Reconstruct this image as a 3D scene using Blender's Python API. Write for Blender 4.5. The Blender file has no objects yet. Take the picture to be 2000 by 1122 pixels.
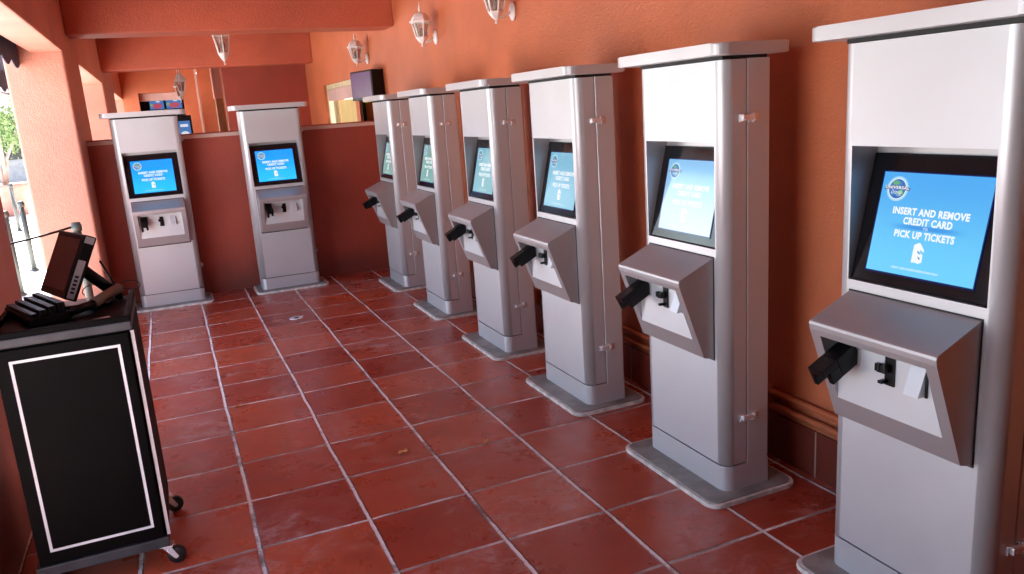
import bpy, bmesh, math, random
from mathutils import Vector, Matrix, Euler
random.seed(7)
R = math.radians
S = bpy.context.scene
COL = S.collection

# ---------------------------------------------------------------- camera
cam_d = bpy.data.cameras.new('camera'); cam = bpy.data.objects.new('camera', cam_d); COL.objects.link(cam)
S.camera = cam
Rt = Vector((0.9128, -0.4028, -0.0668)); Fw = Vector((0.3786, 0.8978, -0.2246))
Fw.normalize(); Rt = (Rt - Fw * Rt.dot(Fw)).normalized(); Up = Rt.cross(Fw)
m = Matrix.Identity(4)
for i in range(3):
    m[i][0] = Rt[i]; m[i][1] = Up[i]; m[i][2] = -Fw[i]
m.translation = Vector((0.7814, -3.1006, 1.6866))
cam.matrix_world = m
cam_d.sensor_width = 36; cam_d.lens = 1539.2 / 2000 * 36
cam_d.clip_start = 0.05; cam_d.clip_end = 500

# ---------------------------------------------------------------- light
W = bpy.data.worlds.new('World'); S.world = W; W.use_nodes = True
nt = W.node_tree; nt.nodes.clear()
SUN_EL, SUN_AZ = R(60), math.atan2(-0.27, 0.96)      # azimuth from +Y towards +X
sky = nt.nodes.new('ShaderNodeTexSky'); sky.sky_type = 'NISHITA'; sky.sun_disc = False
sky.sun_elevation = SUN_EL; sky.sun_rotation = SUN_AZ
bg = nt.nodes.new('ShaderNodeBackground'); bg.inputs[1].default_value = 0.15
wo = nt.nodes.new('ShaderNodeOutputWorld')
nt.links.new(sky.outputs[0], bg.inputs[0]); nt.links.new(bg.outputs[0], wo.inputs[0])
sd = bpy.data.lights.new('sun', 'SUN'); sd.energy = 5.0; sd.angle = R(0.5); sd.color = (1, .95, .88)
sun = bpy.data.objects.new('sun', sd); COL.objects.link(sun)
tosun = Vector((math.sin(SUN_AZ) * math.cos(SUN_EL), math.cos(SUN_AZ) * math.cos(SUN_EL), math.sin(SUN_EL)))
sun.rotation_euler = tosun.to_track_quat('Z', 'Y').to_euler()
S.view_settings.view_transform = 'Standard'; S.view_settings.look = 'None'
EXPO = 2.48
S.view_settings.exposure = EXPO; S.view_settings.gamma = 1
EM = 1 / 2 ** EXPO
S.render.engine = 'CYCLES'
S.cycles.max_bounces = 12; S.cycles.diffuse_bounces = 4; S.cycles.glossy_bounces = 6
S.cycles.sample_clamp_indirect = 8

# ---------------------------------------------------------------- materials
def new_mat(name):
    M = bpy.data.materials.new(name); M.use_nodes = True
    t = M.node_tree; b = t.nodes['Principled BSDF']
    return M, t, b
def N(t, typ, **kw):
    n = t.nodes.new(typ)
    for k, v in kw.items():
        if k.startswith('i_'):
            key = k[2:]
            n.inputs[int(key) if key.isdigit() else key].default_value = v
        else: setattr(n, k, v)
    return n
def math_n(t, op, a, b=None, c=None, clamp=False):
    n = t.nodes.new('ShaderNodeMath'); n.operation = op; n.use_clamp = clamp
    for i, v in enumerate((a, b, c)):
        if v is None: continue
        if isinstance(v, (int, float)): n.inputs[i].default_value = v
        else: t.links.new(v, n.inputs[i])
    return n.outputs[0]
def mixc(t, f, a, b):
    n = t.nodes.new('ShaderNodeMix'); n.data_type = 'RGBA'
    for s, v in ((n.inputs[0], f), (n.inputs[6], a), (n.inputs[7], b)):
        if isinstance(v, (int, float)): s.default_value = v
        elif isinstance(v, tuple): s.default_value = (*v, 1) if len(v) == 3 else v
        else: t.links.new(v, s)
    return n.outputs[2]
def ramp(t, v, lo, hi):
    n = t.nodes.new('ShaderNodeMapRange'); n.inputs[1].default_value = lo; n.inputs[2].default_value = hi
    n.interpolation_type = 'SMOOTHSTEP'
    t.links.new(v, n.inputs[0]); return n.outputs[0]
def noise(t, scale, detail=4, rough=.55, vec=None, dist=0):
    n = N(t, 'ShaderNodeTexNoise', i_Scale=scale, i_Detail=detail, i_Roughness=rough, i_Distortion=dist)
    if vec is None:
        g = t.nodes.new('ShaderNodeNewGeometry'); vec = g.outputs['Position']
    t.links.new(vec, n.inputs['Vector']); return n.outputs[0]
def bump(t, b, h, strength, dist):
    n = N(t, 'ShaderNodeBump', i_Strength=strength, i_Distance=dist)
    t.links.new(h, n.inputs['Height']); t.links.new(n.outputs[0], b.inputs['Normal'])

def plain(name, col, rough=.5, metal=0, var=.12, vs=6, bmp=0, bs=80, spec=.5, coat=0):
    M, t, b = new_mat(name)
    n = noise(t, vs, 4)
    dark = tuple(c * (1 - var) for c in col); lite = tuple(min(1, c * (1 + var)) for c in col)
    t.links.new(mixc(t, ramp(t, n, .3, .7), dark, lite), b.inputs['Base Color'])
    b.inputs['Metallic'].default_value = metal
    r = noise(t, vs * 2.3, 3)
    mr = N(t, 'ShaderNodeMapRange', i_3=max(.02, rough - .09), i_4=min(1, rough + .09)); t.links.new(r, mr.inputs[0])
    t.links.new(mr.outputs[0], b.inputs['Roughness'])
    b.inputs['Specular IOR Level'].default_value = spec
    b.inputs['Coat Weight'].default_value = coat
    if bmp: bump(t, b, noise(t, bs, 4), bmp, .002)
    return M
def stucco(name, col, rough=.48):
    M, t, b = new_mat(name)
    big = noise(t, 1.3, 5, .6); fine = noise(t, 95, 4, .6); mid = noise(t, 9, 4)
    c = mixc(t, ramp(t, big, .3, .7), tuple(x * .86 for x in col), tuple(min(1, x * 1.1) for x in col))
    c = mixc(t, math_n(t, 'MULTIPLY', ramp(t, fine, .52, .75), .22), c, tuple(min(1, x * 1.35 + .03) for x in col))
    st = noise(t, 3.2, 6, .75)
    c = mixc(t, math_n(t, 'MULTIPLY', ramp(t, st, .62, .8), .35), c, tuple(x * .6 for x in col))
    # splashed dirt along the foot of the walls
    g = t.nodes.new('ShaderNodeNewGeometry'); sp = t.nodes.new('ShaderNodeSeparateXYZ'); t.links.new(g.outputs['Position'], sp.inputs[0])
    low = math_n(t, 'SUBTRACT', 1, ramp(t, math_n(t, 'ADD', sp.outputs[2], math_n(t, 'MULTIPLY', noise(t, 4, 5, .7), -.35)), -.1, .22))
    c = mixc(t, math_n(t, 'MULTIPLY', low, .45), c, (.06, .025, .018))
    t.links.new(c, b.inputs['Base Color'])
    b.inputs['Roughness'].default_value = rough
    h = math_n(t, 'ADD', math_n(t, 'MULTIPLY', fine, 1.0), math_n(t, 'MULTIPLY', noise(t, 38, 3), .7))
    bump(t, b, h, .8, .006)
    return M
def emit(name, col, k=1.0, gloss=True):
    M, t, b = new_mat(name)
    b.inputs['Base Color'].default_value = (0.01, .01, .01, 1); b.inputs['Roughness'].default_value = .12
    b.inputs['Emission Color'].default_value = (*col, 1); b.inputs['Emission Strength'].default_value = k * EM
    return M

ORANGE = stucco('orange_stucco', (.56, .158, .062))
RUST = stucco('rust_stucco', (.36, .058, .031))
BEAM = stucco('beam_stucco', (.52, .12, .06))
SALMON = stucco('salmon_stucco', (.62, .26, .175))
TRIM = stucco('pale_trim', (.62, .42, .36), .5)
SILVER = plain('silver_paint', (.60, .605, .62), .42, .42, .03, 2, .05, 500)
SILVER2 = plain('silver_sheet', (.47, .455, .465), .43, .6, .04, 3, .05, 500)
PLATE = plain('light_plate', (.62, .63, .65), .42, .3, .03, 3)
DARK = plain('dark_gap', (.006, .006, .006), .6)
BLACK = plain('black_plastic', (.0025, .0025, .0028), .36, 0, .2, 20, spec=.3)
BEZEL = plain('bezel_glass', (.007, .0075, .009), .14, 0, .1, 4)
CHROME = plain('chrome', (.88, .89, .90), .25, .55, .05, 20)
STEEL = plain('steel_pad', (.27, .26, .235), .55, .15, .25, 9, .2, 60)
CAULK = plain('grout_edge', (.66, .64, .58), .8, 0, .25, 20, .6, 60)
LWHITE = plain('white_lamp_paint', (.90, .88, .84), .4, 0, .08, 20)
NAVY = plain('navy_canvas', (.022, .03, .07), .8, 0, .3, 5, .3, 90)
PALECANVAS = plain('pale_canvas', (.55, .6, .68), .8, 0, .1, 5)
CARTBLK = plain('cart_laminate', (.0022, .0017, .0018), .55, 0, .15, 5, .1, 120, spec=.08)
CARTGREY = plain('cart_grey_rim', (.045, .045, .05), .5, 0, .25, 12)
WHITELINE = plain('white_tape', (.82, .80, .80), .5)
TAN = plain('tan_plastic', (.15, .105, .07), .5)
RUBBER = plain('rubber', (.004, .0045, .005), .55)
CONC = plain('pale_concrete', (.80, .79, .77), .8, 0, .1, 1.2, .3, 30)
POST = plain('green_grey_post', (.09, .10, .085), .45, .3)
CREAM = plain('cream_paint', (.62, .55, .33), .5)
YDOOR = plain('yellow_door_paint', (.72, .58, .24), .5, 0, .06, 3)
BROWN = plain('dark_room_wall', (.13, .05, .04), .7)
WOOD = plain('amber_wood', (.34, .13, .04), .5, 0, .25, 4)
TVSCR = plain('unlit_screen', (.12, .07, .20), .22, 0, .08, 3)
LEAF = plain('leaf', (.20, .30, .10), .6, 0, .5, 8)
BARK = plain('bark', (.45, .40, .34), .9, 0, .2, 8)
TERRA = plain('terracotta', (.62, .30, .22), .8)
TAUPE = plain('taupe_render', (.42, .36, .31), .8)
DSCR = plain('dim_terminal_screen', (.035, .014, .014), .2)
DEADLEAF = plain('dry_leaf', (.62, .30, .10), .7, 0, .4, 60)
PAPER = plain('paper', (.6, .45, .38), .6, 0, .5, 30)

def glass_mat():
    M, t, b = new_mat('lamp_glass')
    b.inputs['Base Color'].default_value = (.80, .74, .66, 1); b.inputs['Roughness'].default_value = .12
    b.inputs['Transmission Weight'].default_value = .8; b.inputs['IOR'].default_value = 1.2
    bump(t, b, noise(t, 160, 2), .3, .002)
    return M
LGLASS = glass_mat()

def floor_mat():
    M, t, b = new_mat('quarry_tile_floor')
    g = t.nodes.new('ShaderNodeNewGeometry'); P = g.outputs['Position']
    s = t.nodes.new('ShaderNodeSeparateXYZ'); t.links.new(P, s.inputs[0])
    T = .45
    wob = math_n(t, 'MULTIPLY', math_n(t, 'SUBTRACT', noise(t, 1.7, 2, .5), .5), .05)
    wob2 = math_n(t, 'MULTIPLY', math_n(t, 'SUBTRACT', noise(t, 26, 3, .6), .5), .016)
    u = math_n(t, 'ADD', math_n(t, 'DIVIDE', s.outputs[0], T), math_n(t, 'ADD', wob, wob2))
    v = math_n(t, 'ADD', math_n(t, 'DIVIDE', s.outputs[1], T), math_n(t, 'SUBTRACT', wob2, wob))
    cu = math_n(t, 'FLOOR', u); cv = math_n(t, 'FLOOR', v)
    fu = math_n(t, 'SUBTRACT', u, cu); fv = math_n(t, 'SUBTRACT', v, cv)
    du = math_n(t, 'MINIMUM', fu, math_n(t, 'SUBTRACT', 1, fu))
    dv = math_n(t, 'MINIMUM', fv, math_n(t, 'SUBTRACT', 1, fv))
    d = math_n(t, 'MINIMUM', du, dv)
    c = t.nodes.new('ShaderNodeCombineXYZ'); t.links.new(cu, c.inputs[0]); t.links.new(cv, c.inputs[1])
    wn = t.nodes.new('ShaderNodeTexWhiteNoise'); wn.noise_dimensions = '2D'; t.links.new(c.outputs[0], wn.inputs['Vector'])
    wn2 = t.nodes.new('ShaderNodeTexWhiteNoise'); wn2.noise_dimensions = '3D'
    c2 = t.nodes.new('ShaderNodeCombineXYZ'); t.links.new(cu, c2.inputs[0]); t.links.new(cv, c2.inputs[1]); c2.inputs[2].default_value = 3.7
    t.links.new(c2.outputs[0], wn2.inputs['Vector'])
    col = mixc(t, wn.outputs[0], (.29, .030, .017), (.50, .090, .036))
    col = mixc(t, math_n(t, 'MULTIPLY', ramp(t, noise(t, 5, 5, .65), .35, .75), .55), col, (.36, .070, .030))
    col = mixc(t, math_n(t, 'MULTIPLY', ramp(t, noise(t, 2.2, 6, .7), .45, .8), .45), col, (.13, .018, .014))
    # pale scuffs, streaky
    mp = t.nodes.new('ShaderNodeMapping'); mp.inputs['Rotation'].default_value = (0, 0, .6); mp.inputs['Scale'].default_value = (1, 1.5, 1)
    t.links.new(P, mp.inputs[0])
    off = math_n(t, 'MULTIPLY', wn2.outputs[0], .12)
    sc = noise(t, 8, 13, .84, mp.outputs[0], .4)
    scm = math_n(t, 'MULTIPLY', math_n(t, 'MULTIPLY', ramp(t, math_n(t, 'ADD', sc, off), .53, .76), ramp(t, noise(t, 1.6, 3, .6), .42, .62)), .6)
    col = mixc(t, scm, col, (.55, .40, .36))
    # tiny chips and spots
    vo = N(t, 'ShaderNodeTexVoronoi', i_Scale=9.0); t.links.new(P, vo.inputs['Vector'])
    spot = math_n(t, 'LESS_THAN', vo.outputs['Distance'], .035)
    col = mixc(t, math_n(t, 'MULTIPLY', spot, .55), col, (.05, .02, .015))
    dn = math_n(t, 'ADD', d, math_n(t, 'MULTIPLY', math_n(t, 'SUBTRACT', noise(t, 45, 4), .5), .014))
    gm = math_n(t, 'SUBTRACT', 1, ramp(t, dn, .0125, .0195))
    # haze of grout residue beside the joints
    res = math_n(t, 'MULTIPLY', math_n(t, 'SUBTRACT', 1, ramp(t, d, .01, .05)), ramp(t, noise(t, 11, 4, .7), .45, .7))
    col = mixc(t, math_n(t, 'MULTIPLY', res, .35), col, (.42, .25, .20))
    gcol = mixc(t, ramp(t, noise(t, 2.6, 6, .8), .34, .52), (.20, .12, .10), (.80, .73, .68))
    # shadow line of the deep joints, painted dark along one long side
    de = math_n(t, 'MULTIPLY', math_n(t, 'SUBTRACT', 1, ramp(t, math_n(t, 'ABSOLUTE', math_n(t, 'SUBTRACT', fu, .025)), .004, .010)), ramp(t, noise(t, 3.1, 4, .7), .36, .48))
    cross = math_n(t, 'LESS_THAN', dv, du)
    gcol = mixc(t, math_n(t, 'MULTIPLY', cross, ramp(t, noise(t, 1.9, 4, .7), .38, .6)), gcol, (.30, .22, .19))
    col = mixc(t, gm, col, gcol)
    col = mixc(t, math_n(t, 'MULTIPLY', de, .85), col, (.03, .012, .010))
    t.links.new(col, b.inputs['Base Color'])
    rn = N(t, 'ShaderNodeMapRange', i_3=.17, i_4=.46); t.links.new(noise(t, 3.5, 6, .7), rn.inputs[0]); rn.inputs[1].default_value = .3; rn.inputs[2].default_value = .7
    r = math_n(t, 'ADD', rn.outputs[0], math_n(t, 'MULTIPLY', gm, .4))
    r = math_n(t, 'ADD', r, math_n(t, 'MULTIPLY', scm, .4), clamp=True)
    t.links.new(r, b.inputs['Roughness'])
    b.inputs['Specular IOR Level'].default_value = .5
    h = math_n(t, 'MULTIPLY', ramp(t, d, .004, .035), 1.0)
    h = math_n(t, 'ADD', h, math_n(t, 'MULTIPLY', noise(t, 7, 3), .55))
    h = math_n(t, 'ADD', h, math_n(t, 'MULTIPLY', noise(t, 60, 4), .10))
    bump(t, b, h, .45, .006)
    return M
FLOOR = floor_mat()

def base_tile_mat():
    M, t, b = new_mat('baseboard_tile')
    g = t.nodes.new('ShaderNodeNewGeometry'); s = t.nodes.new('ShaderNodeSeparateXYZ'); t.links.new(g.outputs['Position'], s.inputs[0])
    v = math_n(t, 'DIVIDE', math_n(t, 'ADD', s.outputs[1], .07), .30); f = math_n(t, 'FRACT', v)
    d = math_n(t, 'MINIMUM', f, math_n(t, 'SUBTRACT', 1, f))
    wn = t.nodes.new('ShaderNodeTexWhiteNoise'); wn.noise_dimensions = '1D'; t.links.new(math_n(t, 'FLOOR', v), wn.inputs['W'])
    col = mixc(t, wn.outputs[0], (.15, .03, .018), (.27, .05, .028))
    col = mixc(t, math_n(t, 'MULTIPLY', ramp(t, noise(t, 14, 6, .7), .5, .75), .5), col, (.08, .025, .02))
    gm = math_n(t, 'LESS_THAN', d, .014)
    t.links.new(mixc(t, gm, col, (.36, .24, .19)), b.inputs['Base Color'])
    b.inputs['Roughness'].default_value = .4
    bump(t, b, noise(t, 30, 4), .3, .003)
    return M
BTILE = base_tile_mat()

# ---------------------------------------------------------------- mesh helpers
class MB:
    def __init__(s): s.bm = bmesh.new(); s.mats = []
    def mi(s, mat):
        if mat not in s.mats: s.mats.append(mat)
        return s.mats.index(mat)
    def add(s, verts, faces, mat, smooth=False):
        vs = [s.bm.verts.new(v) for v in verts]; k = s.mi(mat); out = []
        for f in faces:
            try: fc = s.bm.faces.new([vs[i] for i in f])
            except ValueError: continue
            fc.material_index = k; fc.smooth = smooth; out.append(fc)
        return vs, out
    def merge(s, b2, mat, smooth=False, M=None):
        b2.verts.index_update()
        s.add([(M @ v.co if M else v.co.copy()) for v in b2.verts], [[v.index for v in f.verts] for f in b2.faces], mat, smooth); b2.free()
    def box(s, x0, x1, y0, y1, z0, z1, mat, bev=0, M=None, seg=2):
        b2 = bmesh.new()
        r = bmesh.ops.create_cube(b2, size=1)
        for v in b2.verts:
            v.co = Vector(((x0 + x1) / 2 + v.co.x * (x1 - x0), (y0 + y1) / 2 + v.co.y * (y1 - y0), (z0 + z1) / 2 + v.co.z * (z1 - z0)))
        if bev: bmesh.ops.bevel(b2, geom=list(b2.edges), offset=bev, segments=seg, affect='EDGES', profile=.6)
        s.merge(b2, mat, False, M)
    def prism(s, pts, z0, z1, mat, bev=0, M=None, smooth=False):
        """closed plan polygon (ccw) extruded in z"""
        b2 = bmesh.new(); n = len(pts)
        lo = [b2.verts.new((p[0], p[1], z0)) for p in pts]; hi = [b2.verts.new((p[0], p[1], z1)) for p in pts]
        b2.faces.new(lo[::-1]); b2.faces.new(hi)
        for i in range(n): b2.faces.new([lo[i], lo[(i + 1) % n], hi[(i + 1) % n], hi[i]])
        if bev:
            es = [e for e in b2.edges if abs(e.verts[0].co.z - e.verts[1].co.z) < 1e-6]
            bmesh.ops.bevel(b2, geom=es, offset=bev, segments=2, affect='EDGES', profile=.6)
        s.merge(b2, mat, smooth, M)
    def lathe(s, prof, mat, n=16, M=None, smooth=True, rot=0):
        verts = []; faces = []
        for r, z in prof:
            for k in range(n):
                a = rot + 2 * math.pi * k / n; verts.append(Vector((r * math.cos(a), r * math.sin(a), z)))
        for j in range(len(prof) - 1):
            for k in range(n):
                a = j * n + k; b_ = j * n + (k + 1) % n
                faces.append((a, b_, b_ + n, a + n))
        faces.append(tuple(range(n))[::-1]); faces.append(tuple(range((len(prof) - 1) * n, len(prof) * n)))
        if M: verts = [M @ v for v in verts]
        s.add(verts, faces, mat, smooth)
    def tube(s, pts, r, mat, n=8, r1=None):
        pts = [Vector(p) for p in pts]; r1 = r if r1 is None else r1
        verts = []; faces = []
        prev = None
        for i, p in enumerate(pts):
            d = (pts[min(i + 1, len(pts) - 1)] - pts[max(i - 1, 0)]).normalized()
            a = d.cross(Vector((0, 0, 1)) if abs(d.z) < .95 else Vector((1, 0, 0))).normalized()
            if prev is not None:
                a = (prev - d * prev.dot(d)).normalized()
            prev = a; b_ = d.cross(a); rr = r + (r1 - r) * i / max(1, len(pts) - 1)
            for k in range(n):
                t = 2 * math.pi * k / n; verts.append(p + (a * math.cos(t) + b_ * math.sin(t)) * rr)
        for j in range(len(pts) - 1):
            for k in range(n):
                q = j * n + k; w = j * n + (k + 1) % n
                faces.append((q, w, w + n, q + n))
        faces.append(tuple(range(n))[::-1]); faces.append(tuple(range((len(pts) - 1) * n, len(pts) * n)))
        s.add(verts, faces, mat, True)
    def build(s, name, parent=None, kind=None):
        bmesh.ops.recalc_face_normals(s.bm, faces=s.bm.faces)
        me = bpy.data.meshes.new(name); s.bm.to_mesh(me); s.bm.free()
        for mm in s.mats: me.materials.append(mm)
        o = bpy.data.objects.new(name, me); COL.objects.link(o)
        if parent: o.parent = parent
        if kind: o['kind'] = kind
        return o
def tag(o, label=None, cat=None, group=None, kind=None):
    for k, v in (('label', label), ('category', cat), ('group', group), ('kind', kind)):
        if v: o[k] = v
    return o
def empty(name, loc, rz=0, label=None, cat=None, group=None):
    o = bpy.data.objects.new(name, None); COL.objects.link(o); o.location = loc; o.rotation_euler = (0, 0, rz)
    o.empty_display_size = .1
    return tag(o, label, cat, group)
def copy_tree(o, parent=None):
    c = o.copy(); COL.objects.link(c); c.parent = parent
    for ch in list(o.children): copy_tree(ch, c)
    return c
def rrect(x0, x1, y0, y1, r, n=6, rb=None):
    """rounded rectangle, ccw; rb = radius of the two corners at y1"""
    rb = r if rb is None else rb
    pts = []
    for cx, cy, a0, rr in ((x1 - r, y0 + r, -90, r), (x1 - rb, y1 - rb, 0, rb), (x0 + rb, y1 - rb, 90, rb), (x0 + r, y0 + r, 180, r)):
        for k in range(n + 1):
            a = R(a0 + 90 * k / n); pts.append((cx + rr * math.cos(a), cy + rr * math.sin(a)))
    return pts
def text_into(mb, txt, width, height, mat, M, bold=0.0, shear=0.0):
    """flat lettering stretched to width x height, centred, placed by matrix M (x right, y up)"""
    cu = bpy.data.curves.new('lettering_curve', 'FONT'); cu.body = txt; cu.size = 1; cu.offset = bold
    cu.align_x = 'CENTER'; cu.resolution_u = 3; cu.shear = shear; cu.space_character = 1.08
    o = bpy.data.objects.new('lettering_tmp', cu); COL.objects.link(o)
    dg = bpy.context.evaluated_depsgraph_get(); me = bpy.data.meshes.new_from_object(o.evaluated_get(dg))
    vs = [v.co.copy() for v in me.vertices]
    x0 = min(v.x for v in vs); x1 = max(v.x for v in vs); y0 = min(v.y for v in vs); y1 = max(v.y for v in vs)
    out = [M @ Vector(((v.x - (x0 + x1) / 2) / (x1 - x0) * width, (v.y - (y0 + y1) / 2) / (y1 - y0) * height, 0)) for v in vs]
    mb.add(out, [list(p.vertices) for p in me.polygons], mat)
    bpy.data.objects.remove(o); bpy.data.curves.remove(cu); bpy.data.meshes.remove(me)

# ================================================================ SETTING
HZ = 2.385         # underside of the arcade header
WX = 3.20          # face of the building wall
# floor and ground
b = MB(); b.box(-.42, WX + .02, -8.2, 19.5, -.25, 0, FLOOR); tag(b.build('floor'), kind='structure')
b = MB(); b.box(-60, 40, -40, 90, -.40, -.254, CONC); tag(b.build('ground'), kind='structure')
b = MB(); b.box(-60, -.424, -40, 90, -.254, -.02, CONC); tag(b.build('pavement'), kind='structure')
b = MB(); b.box(-.42, 3.6, -8.4, 19.5, 3.05, 3.3, RUST); tag(b.build('ceiling'), kind='structure')

# building wall on the right with a doorway and a ticket window cut in
bw = empty('building_wall', (WX, 0, 0), 0, 'long orange stucco wall on the right behind the row of silver kiosks', 'wall')
def wl(mb, y0, y1, z0, z1, mat=ORANGE): mb.box(0, .30, y0, y1, z0, z1, mat)
b = MB()
wl(b, -8.2, 5.95, 0, 3.05); wl(b, 5.95, 7.30, 0, 1.15); wl(b, 5.95, 7.30, 1.93, 3.05); wl(b, 7.30, 7.50, 0, 3.05)
wl(b, 7.50, 9.56, 2.17, 3.05); wl(b, 9.56, 19.5, 0, 3.05)
b.build('wall', bw)
b = MB(); b.box(-.012, 0, -8, 5.3, 0, .215, BTILE, .003); b.build('baseboard', bw)
# doorway
b = MB()
b.box(.04, .12, 7.50, 9.56, 2.10, 2.17, CREAM, .004); b.box(.04, .12, 9.49, 9.56, 0, 2.10, CREAM, .004); b.box(.04, .12, 7.50, 7.56, 0, 2.10, CREAM, .004)
b.box(.045, .10, 7.56, 9.49, 1.93, 2.095, TRIM, .004)
b.box(.05, .11, 9.12, 9.19, 0, 1.925, CREAM, .004)
b.build('door_frame', bw)
b = MB(); b.box(.12, .16, 7.57, 9.11, .02, 1.925, YDOOR, .003); dd = b.build('door', bw)
b = MB(); b.tube([(.12, 7.70, 1.62), (.085, 7.70, 1.64), (.085, 7.70, 1.75), (.12, 7.70, 1.77)], .008, CHROME); b.build('door_handle', dd)
# ticket window niche
b = MB()
b.box(.30, 1.3, 5.90, 7.35, 1.10, 1.15, BLACK); b.box(1.3, 1.34, 5.90, 7.35, 1.15, 1.93, BLACK)
b.box(.30, 1.3, 5.86, 5.90, 1.10, 1.95, BLACK); b.box(.30, 1.3, 7.35, 7.39, 1.10, 1.95, BLACK); b.box(.30, 1.3, 5.90, 7.35, 1.93, 1.97, BLACK)
b.build('window_recess', bw)
b = MB(); b.box(.02, .07, 7.24, 7.30, 1.15, 1.93, BLACK, .004); b.box(.02, .07, 5.95, 7.24, 1.15, 1.19, BLACK, .004); b.build('window_frame', bw)
YEL = emit('yellow_strip_light', (1, .85, .12), 1.3)
b = MB(); b.box(.05, .08, 6.1, 7.22, 1.845, 1.862, YEL, .003); b.build('strip_light', bw)
b = MB(); b.box(.3, .5, 6.15, 6.95, 1.151, 1.72, CARTGREY, .01); b.box(.29, .3, 6.2, 6.9, 1.30, 1.66, BLACK); tag(b.build('ticket_printer'), 'grey box inside the dark ticket window under the television', 'printer')
bpy.data.objects['ticket_printer'].location = (WX, 0, 0)

# conduits along the wall
cd = empty('conduit', (WX, 0, 0), 0, 'orange painted pair of conduits running low along the wall above the tile skirting', 'conduit')
b = MB(); b.tube([(-.022, y, .262) for y in (-7.9, -2, 1, 5.3)], .016, ORANGE); b.tube([(-.022, y, .325) for y in (-7.9, -2, 1, 5.3)], .014, ORANGE)
b.build('pipe', cd)
for y in (-1.9, -.36, 1.05, 2.1, 3.4):
    b = MB(); b.box(-.055, 0, y - .035, y + .035, .235, .345, ORANGE, .004); b.build('junction_box', cd)

# arcade on the left: pillars and header beams
def pillar(x0, x1, y0, y1, label, top=3.05):
    b = MB(); b.prism(rrect(x0, x1, y0, y1, .02, 3), -.02, top, SALMON, 0)
    tag(b.build('pillar'), label, 'pillar', 'pillars of the arcade on the open side')
def pillar_l(x0, x1, y0, y1, label):
    # pillar stands full height under the header: inner part to the ceiling, outer part a pilaster
    pillar(x0, x1, y0, y1, label)
pillar_l(-.34, .0, -.1, 1.60, 'dark rust pillar at the left edge behind the black cart')
pillar_l(-.32, .132, 4.80, 6.30, 'broad salmon pillar brightly lit on its near face beside the left back kiosk')
pillar_l(-.32, .132, 10.1, 13.2, 'narrow lit pillar seen through the second arcade opening above the half wall')
pillar_l(-.34, .132, 17.5, 19.5, 'farthest arcade pillar, just visible beyond the third opening')
pillar_l(-.34, .132, -4.6, -2.0, 'unseen arcade pillar behind the viewer, widened to cut the light')  # made wider out of view to narrow the opening and its light
def header(y0, y1, x1, label):
    b = MB(); b.box(-.115, x1, y0, y1, HZ, 3.05, SALMON, .012); tag(b.build('header_beam'), label, 'beam', 'header beams over the arcade openings')
header(1.60, 4.80, .132, 'header beam over the first opening, pale underside at the top left')
header(-2.0, -.1, .132, 'header beam over the opening beside the viewer')
header(6.30, 10.1, .132, 'header beam over the second opening, beyond the broad lit pillar')
header(13.2, 17.5, .132, 'header beam over the farthest opening')
b = MB(); b.box(-.115, .132, -8.2, -4.6, 0, 3.05, RUST, .01); tag(b.build('added_side_wall'), 'unseen rust wall behind the viewer, added to keep light off the kiosk sides', 'wall')  # out of view, added to darken the kiosk sides and foreground

# cross beams
b = MB(); b.box(.132, WX, 5.34, 5.74, 2.575, 3.05, BEAM, .015); tag(b.build('cross_beam'), 'nearest rust orange cross beam above the half wall, crossing at the top', 'beam', 'cross beams under the ceiling')
b = MB(); b.box(.132, WX, 10.22, 10.6, 2.565, 3.05, BEAM, .015); tag(b.build('cross_beam'), 'second cross beam farther back, ending in the right wall beyond the door', 'beam', 'cross beams under the ceiling')
b = MB(); b.box(.132, WX, -4.2, -3.8, 2.575, 3.05, BEAM, .015); tag(b.build('cross_beam'), 'cross beam behind the viewer', 'beam', 'cross beams under the ceiling')
# half wall
hw = empty('half_wall', (0, 5.45, 0), 0, 'dark rust half wall behind the two back kiosks, pale moulding along its top', 'wall')
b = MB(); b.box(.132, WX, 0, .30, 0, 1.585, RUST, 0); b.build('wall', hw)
b = MB(); b.box(.132, WX, -.018, 0, 1.575, 1.612, TRIM, .004); b.build('moulding', hw)
b = MB(); b.box(.132, WX, 0.0, .31, 1.585, 1.622, RUST, .004); b.build('coping', hw)

# rear walls beyond
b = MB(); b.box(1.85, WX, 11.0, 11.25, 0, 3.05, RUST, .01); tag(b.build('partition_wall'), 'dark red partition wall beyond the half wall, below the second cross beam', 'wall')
fw = empty('end_wall', (0, 17, 0), 0, 'far orange end wall with a square opening into a dark shop', 'wall')
b = MB()
b.box(.132, .46, 0, .25, 0, 3.05, ORANGE); b.box(.46, 1.40, 0, .25, 2.50, 3.05, ORANGE); b.box(1.40, 1.74, 0, .25, 0, 3.05, ORANGE); b.box(.46, 1.40, 0, .25, 0, .9, ORANGE)
b.build('wall', fw)
b = MB(); b.box(1.70, 1.745, -.03, 0, 0, 3.05, TRIM, .004); b.build('painted_edge_highlight', fw)  # pale strip painted as the highlight on the wall corner
b = MB(); b.box(.46, 1.40, .25, .35, 2.33, 2.499, TRIM, .01); b.build('inner_header', fw)
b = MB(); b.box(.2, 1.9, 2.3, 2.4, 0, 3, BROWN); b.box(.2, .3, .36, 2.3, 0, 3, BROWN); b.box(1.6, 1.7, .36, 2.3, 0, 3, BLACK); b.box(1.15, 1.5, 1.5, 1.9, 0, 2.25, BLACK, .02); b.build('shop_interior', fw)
b = MB(); b.box(1.745, WX, 16.6, 16.8, 0, 3.05, ORANGE); tag(b.build('passage_wall'), 'shadowed amber wall at the end of the side passage', 'wall')
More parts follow.
